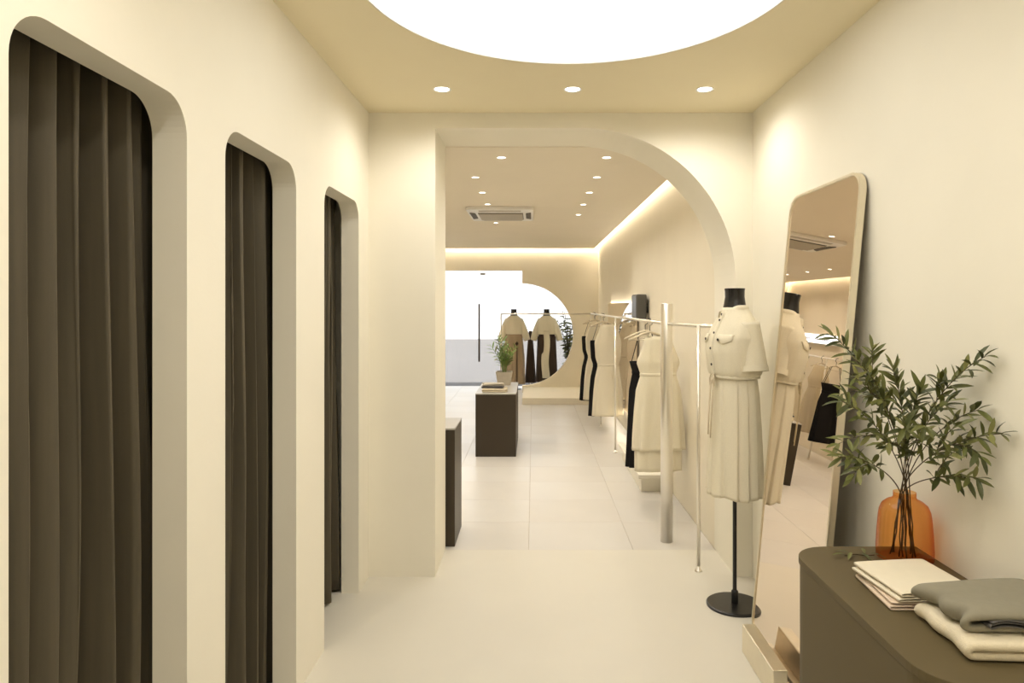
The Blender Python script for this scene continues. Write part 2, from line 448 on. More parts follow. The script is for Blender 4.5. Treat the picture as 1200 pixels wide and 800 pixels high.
# ------------------------------------------------------------------ leaning mirror
t = empty('leaning_mirror', (1.045, 2.995, .004)); tag(t, 'tall rounded champagne framed mirror leaning on the wall behind the console', 'mirror')
mw, mh = .73, 2.085
th = math.atan2(.194, 2.076)
t.rotation_euler = (0, th, 0)
# local: x depth (0 is the glass face), y width, z height
outl = rrect(-mw / 2, mw / 2, 0, mh, .085, 10)
inl = rrect(-mw / 2 + .012, mw / 2 - .012, .012, mh - .012, .075, 10)
bm = loft([[(.021, *p) for p in outl], [(-.004, *p) for p in outl], [(-.004, *p) for p in inl], [(.010, *p) for p in inl]])
obj('frame', bm, 'champagne', t)
obj('back_panel', prism(inl, 'x', .012, .020), 'mirror_back', t)
obj('mirror_glass', prism(inl, 'x', .001, .010), 'mirror', t)
# stand that holds the mirror
s = empty('mirror_stand', (0, 0, 0)); tag(s, 'low champagne metal ledge holding the foot of the leaning mirror', 'stand')
obj('base', box(1.004, 1.038, 2.70, 3.20, 0, .030, .003), 'champagne', s)
obj('front_lip', box(.945, 1.004, 2.76, 3.17, 0, .125, .004), 'champagne', s)

# ------------------------------------------------------------------ console
t = empty('console', (0, 0, 0)); tag(t, 'taupe lacquered console cabinet with rounded corners against the wall', 'console')
obj('body', prism(rrect(.842, XR - .002, 1.455, 2.309, .12, 10, (1, 0, 0, 1)), 'z', 0, .748), 'console', t)
obj('top', prism(rrect(.838, XR - .002, 1.45, 2.313, .124, 10, (1, 0, 0, 1)), 'z', .748, .770, bev=.002), 'console', t)
CT = .770

# ------------------------------------------------------------------ amber vase
VXc, VYc = 1.170, 2.205
vs_ = lathe([(0, .001), (.074, .0), (.0825, .005), (.083, .03), (.0805, .08), (.0765, .13), (.0735, .150), (.066, .168), (.052, .180), (.037, .187), (.033, .193), (.033, .209)], 48)
o = obj('vase', vs_, 'amber', None, smooth=True); o.location = (VXc, VYc, CT)
tag(o, 'amber glass bottle vase holding olive branches on the console', 'vase')

# ------------------------------------------------------------------ leaves
def leaf_mesh(name, L, W, m, curl=.15):
    bm = bmesh.new(); n = 5; rows = []
    for i in range(n + 1):
        s = i / n; wd = W * math.sin(math.pi * min(s * .92 + .04, 1)) ** .8 / 2
        if i == n: wd = W * .03
        z = curl * L * (s * s) * -1 + .02 * L
        rows.append([(-wd, L * s, z + wd * .35), (0, L * s, z), (wd, L * s, z + wd * .35)])
    loft(rows, bm, closed=False)
    me = bpy.data.meshes.new(name); bm.to_mesh(me); bm.free(); me.materials.append(M[m])
    for p in me.polygons: p.use_smooth = True
    return me
LM = [leaf_mesh('leaf', .060, .0145, 'leaf', .10), leaf_mesh('leaf', .066, .0155, 'leaf', .22), leaf_mesh('leaf', .052, .0145, 'leaf2', .05), leaf_mesh('leaf', .062, .015, 'leaf3', .3)]

def bez(p0, p1, p2, p3, t):
    a = 1 - t
    return p0 * a ** 3 + p1 * 3 * a * a * t + p2 * 3 * a * t * t + p3 * t ** 3

def place_leaf(me, parent, p, d, up, s=1.0):
    y = d.normalized(); x = y.cross(up)
    if x.length < .01: x = y.cross(Vector((1, 0, 0)))
    x.normalize(); z = x.cross(y)
    m4 = Matrix((x, y, z)).transposed().to_4x4(); m4.translation = p
    o = link('leaf', me, None, parent)
    o.matrix_local = m4 @ Matrix.Scale(s, 4)
    return o

def branch(tip, base_off, seed, n_leaf, label, start=.40, spread=1.0, xmax=1.245, twigs=()):
    rnd = random.Random(seed)
    p0 = Vector((VXc + base_off[0] * 2.2 + rnd.uniform(-.012, .012), VYc + base_off[1] * 2.2, CT + .010))
    pm = Vector((VXc + base_off[0] * .9, VYc + base_off[1] * .9, CT + .205))
    lean = tip - pm
    p2 = pm + Vector((lean.x * .15, lean.y * .15, lean.z * .45)); p3 = pm + Vector((lean.x * .55, lean.y * .55, lean.z * .85))
    path = [p0.lerp(pm, k / 6) + Vector((.0025 * math.sin(k * 2.1 + seed), .002 * math.cos(k * 1.7 + seed), 0)) for k in range(6)] + [bez(pm, p2, p3, tip, k / 14) for k in range(15)]
    r = [.0024 - .0015 * k / (len(path) - 1) for k in range(len(path))]
    root = obj('olive_branch', tube(path, r, 6), 'stem', None, smooth=True)
    tag(root, label, 'branch', 'olive branches in the amber vase')
    cl = lambda v: Vector((min(v.x, xmax), v.y, v.z))
    def along(P, n, s0, sc):
        N = len(P) - 1
        for i in range(n):
            s = s0 + (1 - s0) * (i + .5) / n
            f = s * N; k = min(int(f), N - 1); p = P[k].lerp(P[k + 1], f - k); tdir = (P[k + 1] - P[k]).normalized()
            az = i * 2.4 + rnd.uniform(-.5, .5)
            u = tdir.orthogonal().normalized(); v = tdir.cross(u)
            side = u * math.cos(az) + v * math.sin(az)
            d = tdir * rnd.uniform(.55, 1.1) + side * rnd.uniform(.55, 1.0) * spread + Vector((0, 0, rnd.uniform(-.15, .2)))
            me = rnd.choice(LM); s_ = rnd.uniform(.75, 1.1) * sc
            d.normalize(); end = p + d * .066 * s_
            if end.x > xmax: d.x -= (end.x - xmax) / (.066 * s_); d.normalize()
            place_leaf(me, root, p, d, Vector((rnd.uniform(-.5, .5), rnd.uniform(-.9, -.1), 1)), s_)
        place_leaf(LM[0], root, P[-1], (P[-1] - P[-2]).normalized() + Vector((-.1, 0, .1)), Vector((0, -.5, 1)), .9 * sc)
    main = path[6:]
    nt = len(twigs)
    along(main, int(n_leaf * 2.0), start, 1.0)
    for (s, tp, nl) in twigs:
        b = main[int(s * (len(main) - 1))]; tp = cl(tp)
        mid = b.lerp(tp, .5) + Vector((0, 0, .012))
        tw = [b, b.lerp(mid, .5) + Vector((0, 0, .004)), mid, mid.lerp(tp, .5) + Vector((0, 0, .004)), tp]
        tb = obj('twig', tube(tw, [.0016, .0014, .0012, .001, .0007], 5), 'stem', root, smooth=True)
        along(tw, int(nl * 1.6), .1, .95)
    return root

branch(px(974, 392, 2.12), (.012, .004), 11, 20, 'tallest olive branch arching from the vase toward the leaning mirror', .38,
       twigs=[(.55, px(985, 462, 2.10), 7), (.62, px(1022, 410, 2.18), 9), (.45, px(998, 440, 2.05), 8)])
branch(px(986, 470, 2.02), (.006, -.012), 12, 15, 'olive branch with dense leaves beside the edge of the mirror', .35,
       twigs=[(.5, px(982, 520, 2.0), 7)])
branch(px(982, 535, 1.98), (-.010, .010), 13, 13, 'low olive branch drooping over the end of the console', .45,
       twigs=[(.6, px(1000, 556, 1.98), 6)])
branch(px(1046, 432, 2.22), (.014, -.008), 14, 15, 'upright olive branch rising in the middle of the vase bunch', .42,
       twigs=[(.6, px(1018, 452, 2.2), 6)])
branch(px(1078, 458, 2.16), (-.012, -.006), 15, 14, 'upright olive branch with curled leaves in the vase bunch', .45)
branch(px(1154, 418, 1.925), (-.008, .012), 16, 15, 'long olive branch reaching highest up the plain cream wall', .48,
       twigs=[(.62, px(1102, 445, 2.05), 9)])
branch(px(1147, 480, 1.955), (.004, .014), 17, 6, 'sparse thin olive branch close to the plain cream wall', .62)
branch(px(1174, 508, 1.86), (-.014, .004), 18, 15, 'olive branch leaning furthest along the wall over the folded clothes', .42,
       twigs=[(.65, px(1150, 535, 1.88), 8), (.5, px(1120, 500, 1.95), 7)])
branch(px(1146, 560, 1.90), (-.014, -.008), 19, 11, 'lowest olive branch hanging over the folded ivory shirts', .5, twigs=[(.6, px(1118, 530, 1.9), 6)])
branch(px(1060, 500, 2.02), (.010, .008), 20, 16, 'short olive branch filling the front of the vase bunch', .35, twigs=[(.5, px(1030, 520, 2.0), 6), (.6, px(1090, 525, 2.0), 6)])

branch(px(1012, 430, 2.10), (-.002, -.014), 21, 15, 'slender olive branch between the tall and the upright branches', .4, twigs=[(.6, px(1034, 470, 2.08), 8)])
branch(px(1112, 470, 2.0), (.0, .006), 22, 14, 'bushy olive branch inside the bunch over the ivory shirts', .4, twigs=[(.55, px(1085, 500, 1.98), 8)])

# fallen sprig on the console
sp = obj('fallen_sprig', tube([(.985, 2.215, CT + .004), (1.02, 2.225, CT + .005), (1.055, 2.215, CT + .004), (1.085, 2.225, CT + .003)], .0016, 6), 'stem', None, smooth=True)
tag(sp, 'small fallen olive sprig lying on the console beside the vase', 'sprig')
for (x, y, dx, dy, k) in ((.985, 2.215, -1, -.3, 0), (1.00, 2.22, -.5, .8, 3), (1.01, 2.222, -.6, -.9, 1), (1.04, 2.22, .2, -1, 3), (1.05, 2.217, .3, 1, 0), (1.07, 2.22, .8, -.7, 3)):
    place_leaf(LM[k], sp, Vector((x, y, CT + .010)), Vector((dx, dy, .10)), Vector((0, 0, 1)), .8)

# ------------------------------------------------------------------ folded clothes
def serp(layers, w, gap, lead=(0,)):
    """serpentine centre line in (x,z), first fold on the left (x=0)"""
    P = []
    for l in range(layers):
        z = l * gap
        L0 = lead[l % len(lead)]
        xs_ = [L0 + (w - L0) * k / 10 for k in range(11)]
        if l % 2 == 0: xs_ = xs_[::-1]       # bottom layer runs right to left, then folds up
        P += [(x, z) for x in xs_]
        if l < layers - 1:
            xe = xs_[-1]; s = -1 if l % 2 == 0 else 1
            for k in (1, 2, 3, 4, 5):
                a = math.pi * k / 6; P.append((xe + s * math.sin(a) * gap * .5, z + gap * .5 - math.cos(a) * gap * .5))
    return P
def folded(name, m, layers, w, dep, gap, th, loc, rz, label, cat, group=None, puff=0.0, seed=0, lead=(0,), sag=0.0):
    prof = serp(layers, w, gap, lead); rnd = random.Random(seed); ny = 14; rows = []
    a1, a2 = rnd.uniform(0, 6), rnd.uniform(0, 6)
    for j in range(ny + 1):
        s = j / ny; e = 1 - abs(2 * s - 1) ** 6
        row = []
        for (x, z) in prof:
            hz = z * (1 - puff * .5 * (1 - e)) + puff * .008 * math.sin(9 * x + a1 + 5 * s) * (z / (gap * max(layers - 1, 1)))
            hz -= sag * (z / (gap * max(layers - 1, 1))) * max(0, abs(2 * s - 1) - .6)
            row.append((x + puff * .012 * math.sin(4 * s * math.pi + a2) - puff * .02 * (1 - e), dep * (s - .5) + .004 * math.sin(14 * x + a1 + z * 90), hz + th * .5 + .001))
        rows.append(row)
    bm = loft(rows, closed=False)
    o = obj(name, bm, m, None, smooth=True)
    mod(o, 'SOLIDIFY', thickness=th, offset=0); mod(o, 'SUBSURF', levels=1, render_levels=1)
    o.location = loc; o.rotation_euler = (0, 0, rz)
    tag(o, label, cat, group)
    return o
folded('folded_shirt', 'blush', 3, .225, .225, .0075, .004, (.940, 1.935, CT), R(-3), 'folded blush cotton shirt at the bottom of the pile near the vase', 'shirt', 'folded clothes on the console', .0, 2, (0, .008))
folded('folded_shirt', 'paper', 4, .220, .232, .0068, .0036, (.946, 1.938, CT + .0215), R(5), 'crisp folded ivory shirt on top of the pile near the vase', 'shirt', 'folded clothes on the console', .0, 5, (0, .022, .006, .016))
folded('folded_sweater', 'wool', 2, .262, .235, .024, .021, (.992, 1.668, CT + .001), R(-1), 'thick cream wool sweater folded under the grey garment on the console', 'sweater', 'folded clothes on the console', .35, 3)
o = folded('folded_cardigan', 'sage', 2, .245, .205, .034, .017, (1.010, 1.690, CT + .048), R(1), 'sage grey garment folded on top of the cream sweater', 'cardigan', 'folded clothes on the console', .9, 8)
ln = serp(3, .20, .0065)
rows = []
for j in range(7):
    s = j / 6
    rows.append([(x + .022, -.114 + .07 * s + .006 * math.sin(40 * x), z + .019 + .003 * math.sin(45 * x)) for x, z in ln])
li = obj('lining', loft(rows, closed=False), 'slate', o, smooth=True); mod(li, 'SOLIDIFY', thickness=.002)

# ------------------------------------------------------------------ body lofts
def ring(z, rx, ry, n=64, cx=0.0, cy=0.0, p=2.3, fold=0.0, nf=9, ph=0.0, tilt=0.0):
    out = []
    for k in range(n):
        a = 2 * math.pi * k / n; c, s = math.cos(a), math.sin(a)
        q = (abs(c) ** p + abs(s) ** p) ** (-1 / p)
        f = 1 + fold * (math.cos(nf * a + ph) + .5 * math.cos((nf * 1.0 + 4) * a + 2.1 * ph + 1))
        out.append((cx + rx * c * q * f, cy + ry * s * q * f, z + tilt * s))
    return out
def interp(tab, z):
    for a, b in zip(tab, tab[1:]):
        if a[0] <= z <= b[0]:
            t = (z - a[0]) / (b[0] - a[0] + 1e-9); t = t * t * (3 - 2 * t) if False else t
            return [u + (v - u) * t for u, v in zip(a[1:], b[1:])]
    return list(tab[-1][1:]) if z > tab[-1][0] else list(tab[0][1:])
def frange(a, b, n): return [a + (b - a) * k / n for k in range(n + 1)]

def mannequin(name, loc, rz, label, neck_z, base_r=.145, s=1.0):
    t = empty(name, loc, rz); tag(t, label, 'mannequin')
    obj('base_plate', lathe([(0, 0), (base_r, 0), (base_r, .010), (base_r - .006, .014), (0, .014)], 48), 'black', t, smooth=False)
    obj('collar', lathe([(0, .014), (.018, .014), (.018, .075), (.013, .082), (0, .082)], 20), 'black', t)
    obj('pole', tube([(0, 0, .014), (0, 0, 1.0 * s)], .0105, 14), 'black', t)
    tab = [(.86, .07, .06), (.95, .115, .09), (1.0, .12, .095), (1.2, .105, .082), (1.36, .145, .11), (1.44, .150, .09), (1.50, .09, .065), (1.55, .052, .052)]
    obj('torso', loft([ring(z * s, *[v * .93 for v in interp(tab, z)], n=32) for z in frange(.86, 1.55, 24)], None, True, True), 'neck', t, smooth=True)
    z0, z1 = 1.53 * s, neck_z
    pr = [(0, z0), (.066, z0), (.057, z0 + (z1 - z0) * .35), (.051, z0 + (z1 - z0) * .65), (.052, z0 + (z1 - z0) * .9), (.054, z1 - .003), (.052, z1), (0, z1 + .001)]
    nk = obj('neck', lathe(pr, 36), 'neck', t, smooth=True); mod(nk, 'EDGE_SPLIT', split_angle=R(40))
    nk.scale = (1.05, .95, 1)
    return t

MX, MY = 1.052, 3.655
RZ = R(-75)
mq = mannequin('mannequin', (MX, MY, 0), RZ, 'black display mannequin on a round foot next to the leaning mirror', 1.655)
# local frame: front is -y, left-right is x
BT = [(1.195, .132, .108, .000), (1.215, .150, .122, .000), (1.25, .156, .126, -.002), (1.33, .163, .130, -.008), (1.40, .163, .122, -.006), (1.455, .148, .100, 0), (1.50, .112, .082, .004), (1.535, .078, .068, .004), (1.556, .066, .062, .002)]
ST = [(.585, .158, .132), (.75, .152, .125), (.95, .145, .117), (1.10, .137, .110), (1.20, .122, .100)]
def front_y(z, x):
    rx, ry, cy = interp(BT, z) if z >= 1.2 else (*interp(ST, z), 0)
    return cy - ry * max(0, 1 - abs(x / rx) ** 2.3) ** (1 / 2.3)
t = empty('shirt_dress', (MX, MY, 0), RZ)
tag(t, 'cream linen shirt dress with tie belt worn by the mannequin beside the mirror', 'dress')
rings = []
for z in frange(1.195, 1.556, 26):
    rx, ry, cy = interp(BT, z)
    k = max(0, 1 - abs(z - 1.23) / .06)
    rings.append(ring(z, rx, ry, 96, 0, cy, 2.25, fold=.012 * k + .004, nf=17, ph=z * 6))
b = obj('bodice', loft(rings), 'linen', t, smooth=True); mod(b, 'SOLIDIFY', thickness=.004, offset=-1)
rings = []
for z in frange(.585, 1.205, 40):
    rx, ry = interp(ST, z); k = (1.205 - z) / .62
    base = ring(z, rx, ry, 240, 0, 0, 2.2)
    out = []
    for i_, (x_, y_, z_) in enumerate(base):
        a_ = 2 * math.pi * i_ / 240; u_ = (a_ * 11 / (2 * math.pi) + .18 * math.sin(3 * a_) + .25 * k * math.sin(2 * a_ + 1)) % 1.0
        pl = (u_ ** .6) * (1 if u_ < .86 else (1 - u_) / .14) - .45          # knife pleat: slow rise, sharp drop
        g_ = 1 + pl * (.030 + .115 * k ** .7)
        out.append((x_ * g_, y_ * g_, z_ + .006 * k * math.sin(5 * a_)))
    rings.append(out)
b = obj('skirt', loft(rings), 'linen', t, smooth=True); mod(b, 'SOLIDIFY', thickness=.004, offset=-1)
bl = obj('belt', loft([ring(z, .137 + e, .113 + e, 72) for z, e in ((1.192, 0), (1.194, .003), (1.206, .003), (1.208, 0))]), 'linen', t, smooth=True)
for k, (xx, lz) in enumerate(((-.008, .90), (.014, .885))):
    pts_ = [(xx * .4, -.119, 1.20), (xx * 1.1, -.134, 1.17), (xx * 1.3, -.139, 1.10), (xx * 1.2, -.146, 1.0), (xx, -.150, lz)]
    rows = [[(x - .006, y, z), (x - .002, y - .003, z), (x + .002, y - .003, z), (x + .006, y, z)] for x, y, z in pts_]
    q = obj('belt_tie', loft(rows, closed=False), 'linen2', bl, smooth=True); mod(q, 'SOLIDIFY', thickness=.003)  # darker linen than the belt: shade on the ties put into the colour
for k in (-1, 1):
    lp = [(0, -.118, 1.20), (k * .012, -.130, 1.212), (k * .022, -.132, 1.190), (k * .018, -.132, 1.15), (k * .006, -.126, 1.17), (0, -.120, 1.20)]
    obj('belt_bow', tube(lp, .0035, 6), 'linen2', bl, smooth=True)  # bow loops share the darker linen, their shade is in the colour
# collar band open at the front
rows = []
for z, e in ((1.532, .008), (1.550, .004), (1.566, .001), (1.5675, .004), (1.552, .0085), (1.534, .0115)):
    rr = []
    for k in range(41):
        a = R(-90 + 14 + (332) * k / 40); rr.append(((.064 + e) * math.cos(a), .002 + (.060 + e) * math.sin(a) - (.020 if k in (0, 40) else 0), z - .035 * max(0, math.cos(a + R(90))) ** 3))
    rows.append(rr)
obj('neckline', loft(rows, closed=False), 'linen', t, smooth=True)
# sleeves
for s_ in (-1, 1):
    rr = []
    for k in range(15):
        u = k / 14
        c = Vector((s_ * (.106 + .036 * u ** .9), .016 + .012 * u, 1.478 - .245 * u))
        rw = .046 + .012 * u; rd = .056 + .012 * u
        ax = Vector((s_ * (.036), 0, -.245)).normalized(); e1 = Vector((0, 1, 0)); e2 = ax.cross(e1)
        rr.append([c + e1 * math.cos(2 * math.pi * j / 40) * rd * (1 + .035 * math.cos(7 * 2 * math.pi * j / 40 + u * 2)) + e2 * math.sin(2 * math.pi * j / 40) * rw * (1 + .03 * math.cos(5 * 2 * math.pi * j / 40)) for j in range(40)])
    sl = obj('sleeve', loft(rr, None, True, False), 'linen', t, smooth=True); mod(sl, 'SOLIDIFY', thickness=.004)
    cu = []
    for u, g in ((.88, .001), (.885, .0035), (1.0, .0045), (1.004, .0015)):
        c = Vector((s_ * (.106 + .036 * u ** .9), .016 + .012 * u, 1.478 - .245 * u))
        cu.append([c + e1 * math.cos(2 * math.pi * j / 40) * (.056 + .012 * u + g) + e2 * math.sin(2 * math.pi * j / 40) * (.046 + .012 * u + g) for j in range(40)])
    q = obj('cuff', loft(cu), 'linen', sl, smooth=True); mod(q, 'SOLIDIFY', thickness=.0025); mod(q, 'EDGE_SPLIT', split_angle=R(35))
# placket, pocket flaps, buttons
rows = []
for z in frange(1.215, 1.535, 16):
    rows.append([(x, front_y(z, x) - d_, z) for x, d_ in ((-.016, .001), (-.014, .005), (.014, .005), (.016, .001))])
obj('placket', loft(rows, closed=False), 'linen', t, smooth=True)
bmz = [1.52, 1.49, 1.425, 1.345, 1.262]
def button(x, z, parent):
    y = front_y(z, x)
    b = lathe([(0, 0), (.0062, 0), (.0068, .0015), (.0068, .003), (.0055, .004), (0, .0035)], 14)
    o = obj('button', b, 'button', parent); o.location = (x, y - .004, z)
    nx = (front_y(z, x + .002) - front_y(z, x - .002)) / .004
    o.rotation_euler = (R(90), 0, math.atan2(nx, 1)); return o
for z in bmz: button(0.0, z, t)
for s_ in (-1, 1):
    rows = []
    for j, u in enumerate(frange(0, 1, 8)):
        x = s_ * (.045 + .085 * u)
        zb = 1.385 - .016 * (1 - abs(2 * u - 1))
        rows.append([(x, front_y(z, x) - e, z) for z, e in ((1.418, .001), (1.416, .006), (zb + .004, .008), (zb, .003))])
    pf = obj('pocket_flap', loft(rows, closed=False), 'linen', t, smooth=True); mod(pf, 'SOLIDIFY', thickness=.002)
    bt = button(s_ * .062, 1.392, pf); bt.location.y -= .006

# ------------------------------------------------------------------ clothes rails
def rod(p, q, r, n=12): return tube([p, q], r, n)
RXX = .878; RZ_ = 1.445
rk = empty('clothes_rail', (RXX, 7.5, 0)); tag(rk, 'long champagne metal clothes rail along the cove-lit shop wall with one thick post', 'clothes rail')
def rp(name, b, m='steel'):
    for v in b.verts: v.co -= Vector((RXX, 7.5, 0))
    return obj(name, b, m, rk, smooth=True)
rp('thick_post', lathe([(0, 0), (.040, 0), (.040, 1.575), (.037, 1.58), (0, 1.58)], 32, c=(.886, 4.65, 0)))
rp('rail', rod((.886, 4.65, RZ_), (.872, 10.6, RZ_), .011))
rp('rail', rod((.886, 4.65, RZ_), (.975, 4.13, RZ_), .010))
rp('rail', rod((.975, 4.13, RZ_), (1.166, 4.13, RZ_), .010))
rp('rail', rod((.872, 10.6, RZ_ - .005), (-.49, 10.6, RZ_ - .005), .011))
for x, y in ((.975, 4.13), (.874, 7.46), (.873, 9.04), (.872, 10.6), (-.49, 10.6)):
    rp('post', rod((x, y, 0), (x, y, RZ_), .0105))
    rp('post_foot', lathe([(0, 0), (.022, 0), (.022, .006), (.012, .010), (.0105, .03), (0, .03)], 20, c=(x, y, 0)))

def hanger_proto():
    t = empty('clothes_hanger')
    hk = [(0, 0, -.075), (0, 0, -.030)] + [(.018 * math.sin(a), 0, -.018 + -.018 * math.cos(a) + .018) for a in []]
    pts_ = [(0, 0, -.080), (0, 0, -.045)]
    for k in range(9):
        a = R(-80 + 32 * k); pts_.append((.020 * math.cos(a) if False else .020 * math.sin(R(30 * k)) * 1.0, 0, -.028 + .026 * (1 - math.cos(R(26 * k))) / 1.0))
    obj('hook', tube(pts_, .0028, 6), 'black', t, smooth=True)
    arm = [(-.165, 0, -.142), (-.12, 0, -.122), (-.06, 0, -.095), (0, 0, -.078), (.06, 0, -.095), (.12, 0, -.122), (.165, 0, -.142)]
    obj('shoulder_bar', tube(arm, [.006, .008, .009, .010, .009, .008, .006], 8), 'wood', t, smooth=True)
    obj('trouser_bar', tube([(-.155, 0, -.138), (.155, 0, -.138)], .003, 8), 'wood', t, smooth=True)
    return t
HP = [None]
def hanger(x, y, z, rz, label):
    if HP[0] is None: HP[0] = hanger_proto(); o = HP[0]
    else: o = copy_tree(HP[0])
    o.location = (x, y, z - .012); o.rotation_euler = (0, 0, rz)
    tag(o, label, 'hanger', 'hangers on the clothes rails'); return o

def hung_dress(name, x, y, ztop, rz, length, w, m, label, under=None, waist=.42, seed=0, group='garments on the clothes rails'):
    """sleeveless dress hanging by straps from a hanger; origin at rail"""
    t = empty(name, (x, y, ztop), rz); tag(t, label, 'dress', group)
    z0 = -.125
    tab = [(-length, w * .50, .070), (-length * .75, w * .47, .060), (-length * (waist + .12), w * .43, .048), (-length * waist, w * .34, .034), (-length * waist + .09, w * .42, .042), (-.34, w * .45, .046), (-.27, w * .37, .040), (-.20, w * .30, .034), (-.15, w * .27, .026), (-.125, w * .24, .018)]
    if m == 'black_cloth': z0 = -.33
    rr = []
    for z in frange(-length, z0, 34):
        rx, ry = interp(tab, z); k = max(0, min(1, (-z - length * waist) / (length * (1 - waist))))
        rr.append(ring(z, rx, ry, 96, p=2.2, fold=.012 + .06 * k, nf=9, ph=seed + 1.2 * k))
    b = obj('body', loft(rr), m, t, smooth=True); mod(b, 'SOLIDIFY', thickness=.003)
    for s_ in (-1, 1):
        obj('strap', tube([(s_ * w * (.20 if z0 > -.2 else .36), .016, z0 - .004), (s_ * w * .16, .012, -.103), (s_ * w * .16, -.012, -.103), (s_ * w * (.20 if z0 > -.2 else .36), -.016, z0 - .004)], .009 if z0 > -.2 else .005, 6, flat=.5), m, t, smooth=True)
    zw = -length * waist
    q = obj('waist_tie', loft([ring(zw + d_, w * .345 + e, .036 + e, 64) for d_, e in ((-.012, 0), (-.008, .004), (.008, .004), (.012, 0))]), m, t, smooth=True)
    obj('tie_end', tube([(w * .10, -.042, zw), (w * .12, -.056, zw - .05), (w * .11, -.062, zw - .17)], .006, 6, flat=.4), m, q, smooth=True)
    if under:
        rr = [ring(z, w * (.45), .050, 72, p=2.2, fold=.05, nf=8, ph=seed + 2) for z in frange(-length - .16, -length + .10, 8)]
        q = obj('underskirt', loft(rr), under, t, smooth=True); mod(q, 'SOLIDIFY', thickness=.003)
    return t
ZR = RZ_ + .011
hung_dress('sleeveless_dress', .945, 5.30, ZR, R(6), .98, .40, 'linen', 'cream layered sleeveless dress hanging by the thick rail post', under='linen', seed=.3)
hanger(.883, 5.30, ZR, R(6), 'wooden hanger with the cream layered dress by the thick post')
hung_dress('black_dress', .884, 5.52, ZR, R(-6), 1.16, .30, 'black_cloth', 'black dress hanging behind the cream layered dress', waist=.36, seed=1.3)
hanger(.883, 5.52, ZR, R(-6), 'wooden hanger with the black dress by the thick post')
hung_dress('sleeveless_dress', .93, 8.70, ZR, R(4), 1.26, .38, 'linen', 'cream sleeveless dress hanging between the two middle rail posts', seed=2.1, waist=.5)
hanger(.874, 8.70, ZR, R(4), 'wooden hanger with the cream dress between the middle rail posts')
hung_dress('black_dress', .880, 8.86, ZR, R(-4), 1.285, .36, 'black_cloth', 'black dress hanging behind the cream dress between the middle posts', seed=.7, waist=.5)
hanger(.874, 8.86, ZR, R(-4), 'wooden hanger with the black dress between the middle rail posts')
hung_dress('sleeveless_dress', .90, 9.90, ZR, R(4), 1.22, .36, 'linen', 'cream sleeveless dress hanging at the far bend of the clothes rail', seed=4.0, waist=.5)
hanger(.873, 9.90, ZR, R(4), 'wooden hanger with the cream dress at the far rail bend')
hung_dress('black_dress', .858, 10.05, ZR, R(-4), 1.25, .36, 'black_cloth', 'black dress hanging behind the cream dress at the far rail bend', seed=3.0, waist=.5)
hanger(.873, 10.05, ZR, R(-4), 'wooden hanger with the black dress at the far rail bend')

# rail on the opposite shop wall (seen in the mirror)
rk2 = empty('clothes_rail', (-1.65, 9.4, 0)); tag(rk2, 'champagne metal clothes rail under the lit sign', 'clothes rail')
obj('rail', rod((0, -2.6, 1.38), (0, 2.2, 1.38), .011), 'steel', rk2, smooth=True)
for yy in (-2.6, 0, 2.2):
    obj('post', rod((0, yy, 0), (0, yy, 1.38), .0105), 'steel', rk2, smooth=True)
    obj('post_foot', lathe([(0, 0), (.022, 0), (.022, .006), (.012, .010), (.0105, .03), (0, .03)], 20, c=(0, yy, 0)), 'steel', rk2)
for i, (yy, m, lab) in enumerate(((9.10, 'black_cloth', 'black dress on the rail under the lit sign'), (7.75, 'linen2', 'sand linen dress before the black one under the lit sign'), (9.55, 'linen2', 'sand linen dress behind the black one under the lit sign'), (7.2, 'linen', 'cream linen dress nearest the archway on the sign wall rail'), (10.4, 'linen', 'cream linen dress deepest on the sign wall rail'))):
    hung_dress('sleeveless_dress' if 'linen' in m else 'black_dress', -1.65, yy, 1.391, R(-15), 1.10 if 'black' in m else 1.05, .40, m, lab, seed=i * 1.7, waist=.4)
    hanger(-1.65, yy, 1.391, R(-15), 'wooden hanger of the ' + lab)

# lit sign on the opposite wall
sg = empty('lit_sign', (SL, 10.75, 1.655)); tag(sg, 'long white lit wall sign with small blue print', 'sign')
obj('housing', prism(rrect(-.72, .72, -.075, .075, .03), 'x', .001, .045), 'white_plastic', sg)
obj('face', prism(rrect(-.71, .71, -.066, .066, .025), 'x', .0445, .049), 'signface', sg)
xx = -.42; rnd = random.Random(3)
while xx < .42:
    wd = rnd.choice((.03, .045, .06)); 
    if rnd.random() > .2: obj('print_mark', box(.049, .051, xx, xx + wd, -.022, .022 - rnd.choice((0, .008))), 'signmark', sg)
    xx += wd + .02

# wall mirror with glow, box and low bench on the right shop wall
wm = empty('wall_mirror', (SR, 9.1, 0)); tag(wm, 'wide frameless wall mirror with a glowing upper edge behind the hanging dresses', 'mirror')
obj('backing', box(-.030, -.002, -1.38, 1.43, .32, 1.56), 'mirror_back', wm)
obj('mirror_glass', box(-.040, -.031, -1.42, 1.47, .28, 1.60, .002, 1), 'mirror', wm)
obj('glow_strip', box(-.028, -.004, -1.36, 1.41, 1.562, 1.572), 'led2', wm)
obj('glow_strip', box(-.028, -.004, -1.36, 1.41, .306, .316), 'led2', wm)
sb = empty('wall_speaker', (SR, 7.05, 1.53)); tag(sb, 'dark grey flat box mounted on the wall above the clothes rail', 'wall box')
obj('case', box(-.13, -.03, -.03, .32, -.10, .15, .012), 'speaker', sb)
obj('bracket', box(-.05, -.001, .05, .20, -.04, .04, .004), 'black', sb)
obj('front_panel', box(-.135, -.129, -.015, .305, -.085, .135, .003), 'slate', sb)
bn = empty('bench', (0, 0, 0)); tag(bn, 'low cream bench on the floor under the hanging dresses', 'bench')
obj('top', box(.88, SR - .005, 5.85, 7.2, .115, .15, .006), 'wall', bn)
obj('plinth', box(.91, SR - .005, 5.90, 7.15, 0, .115), 'wall', bn)

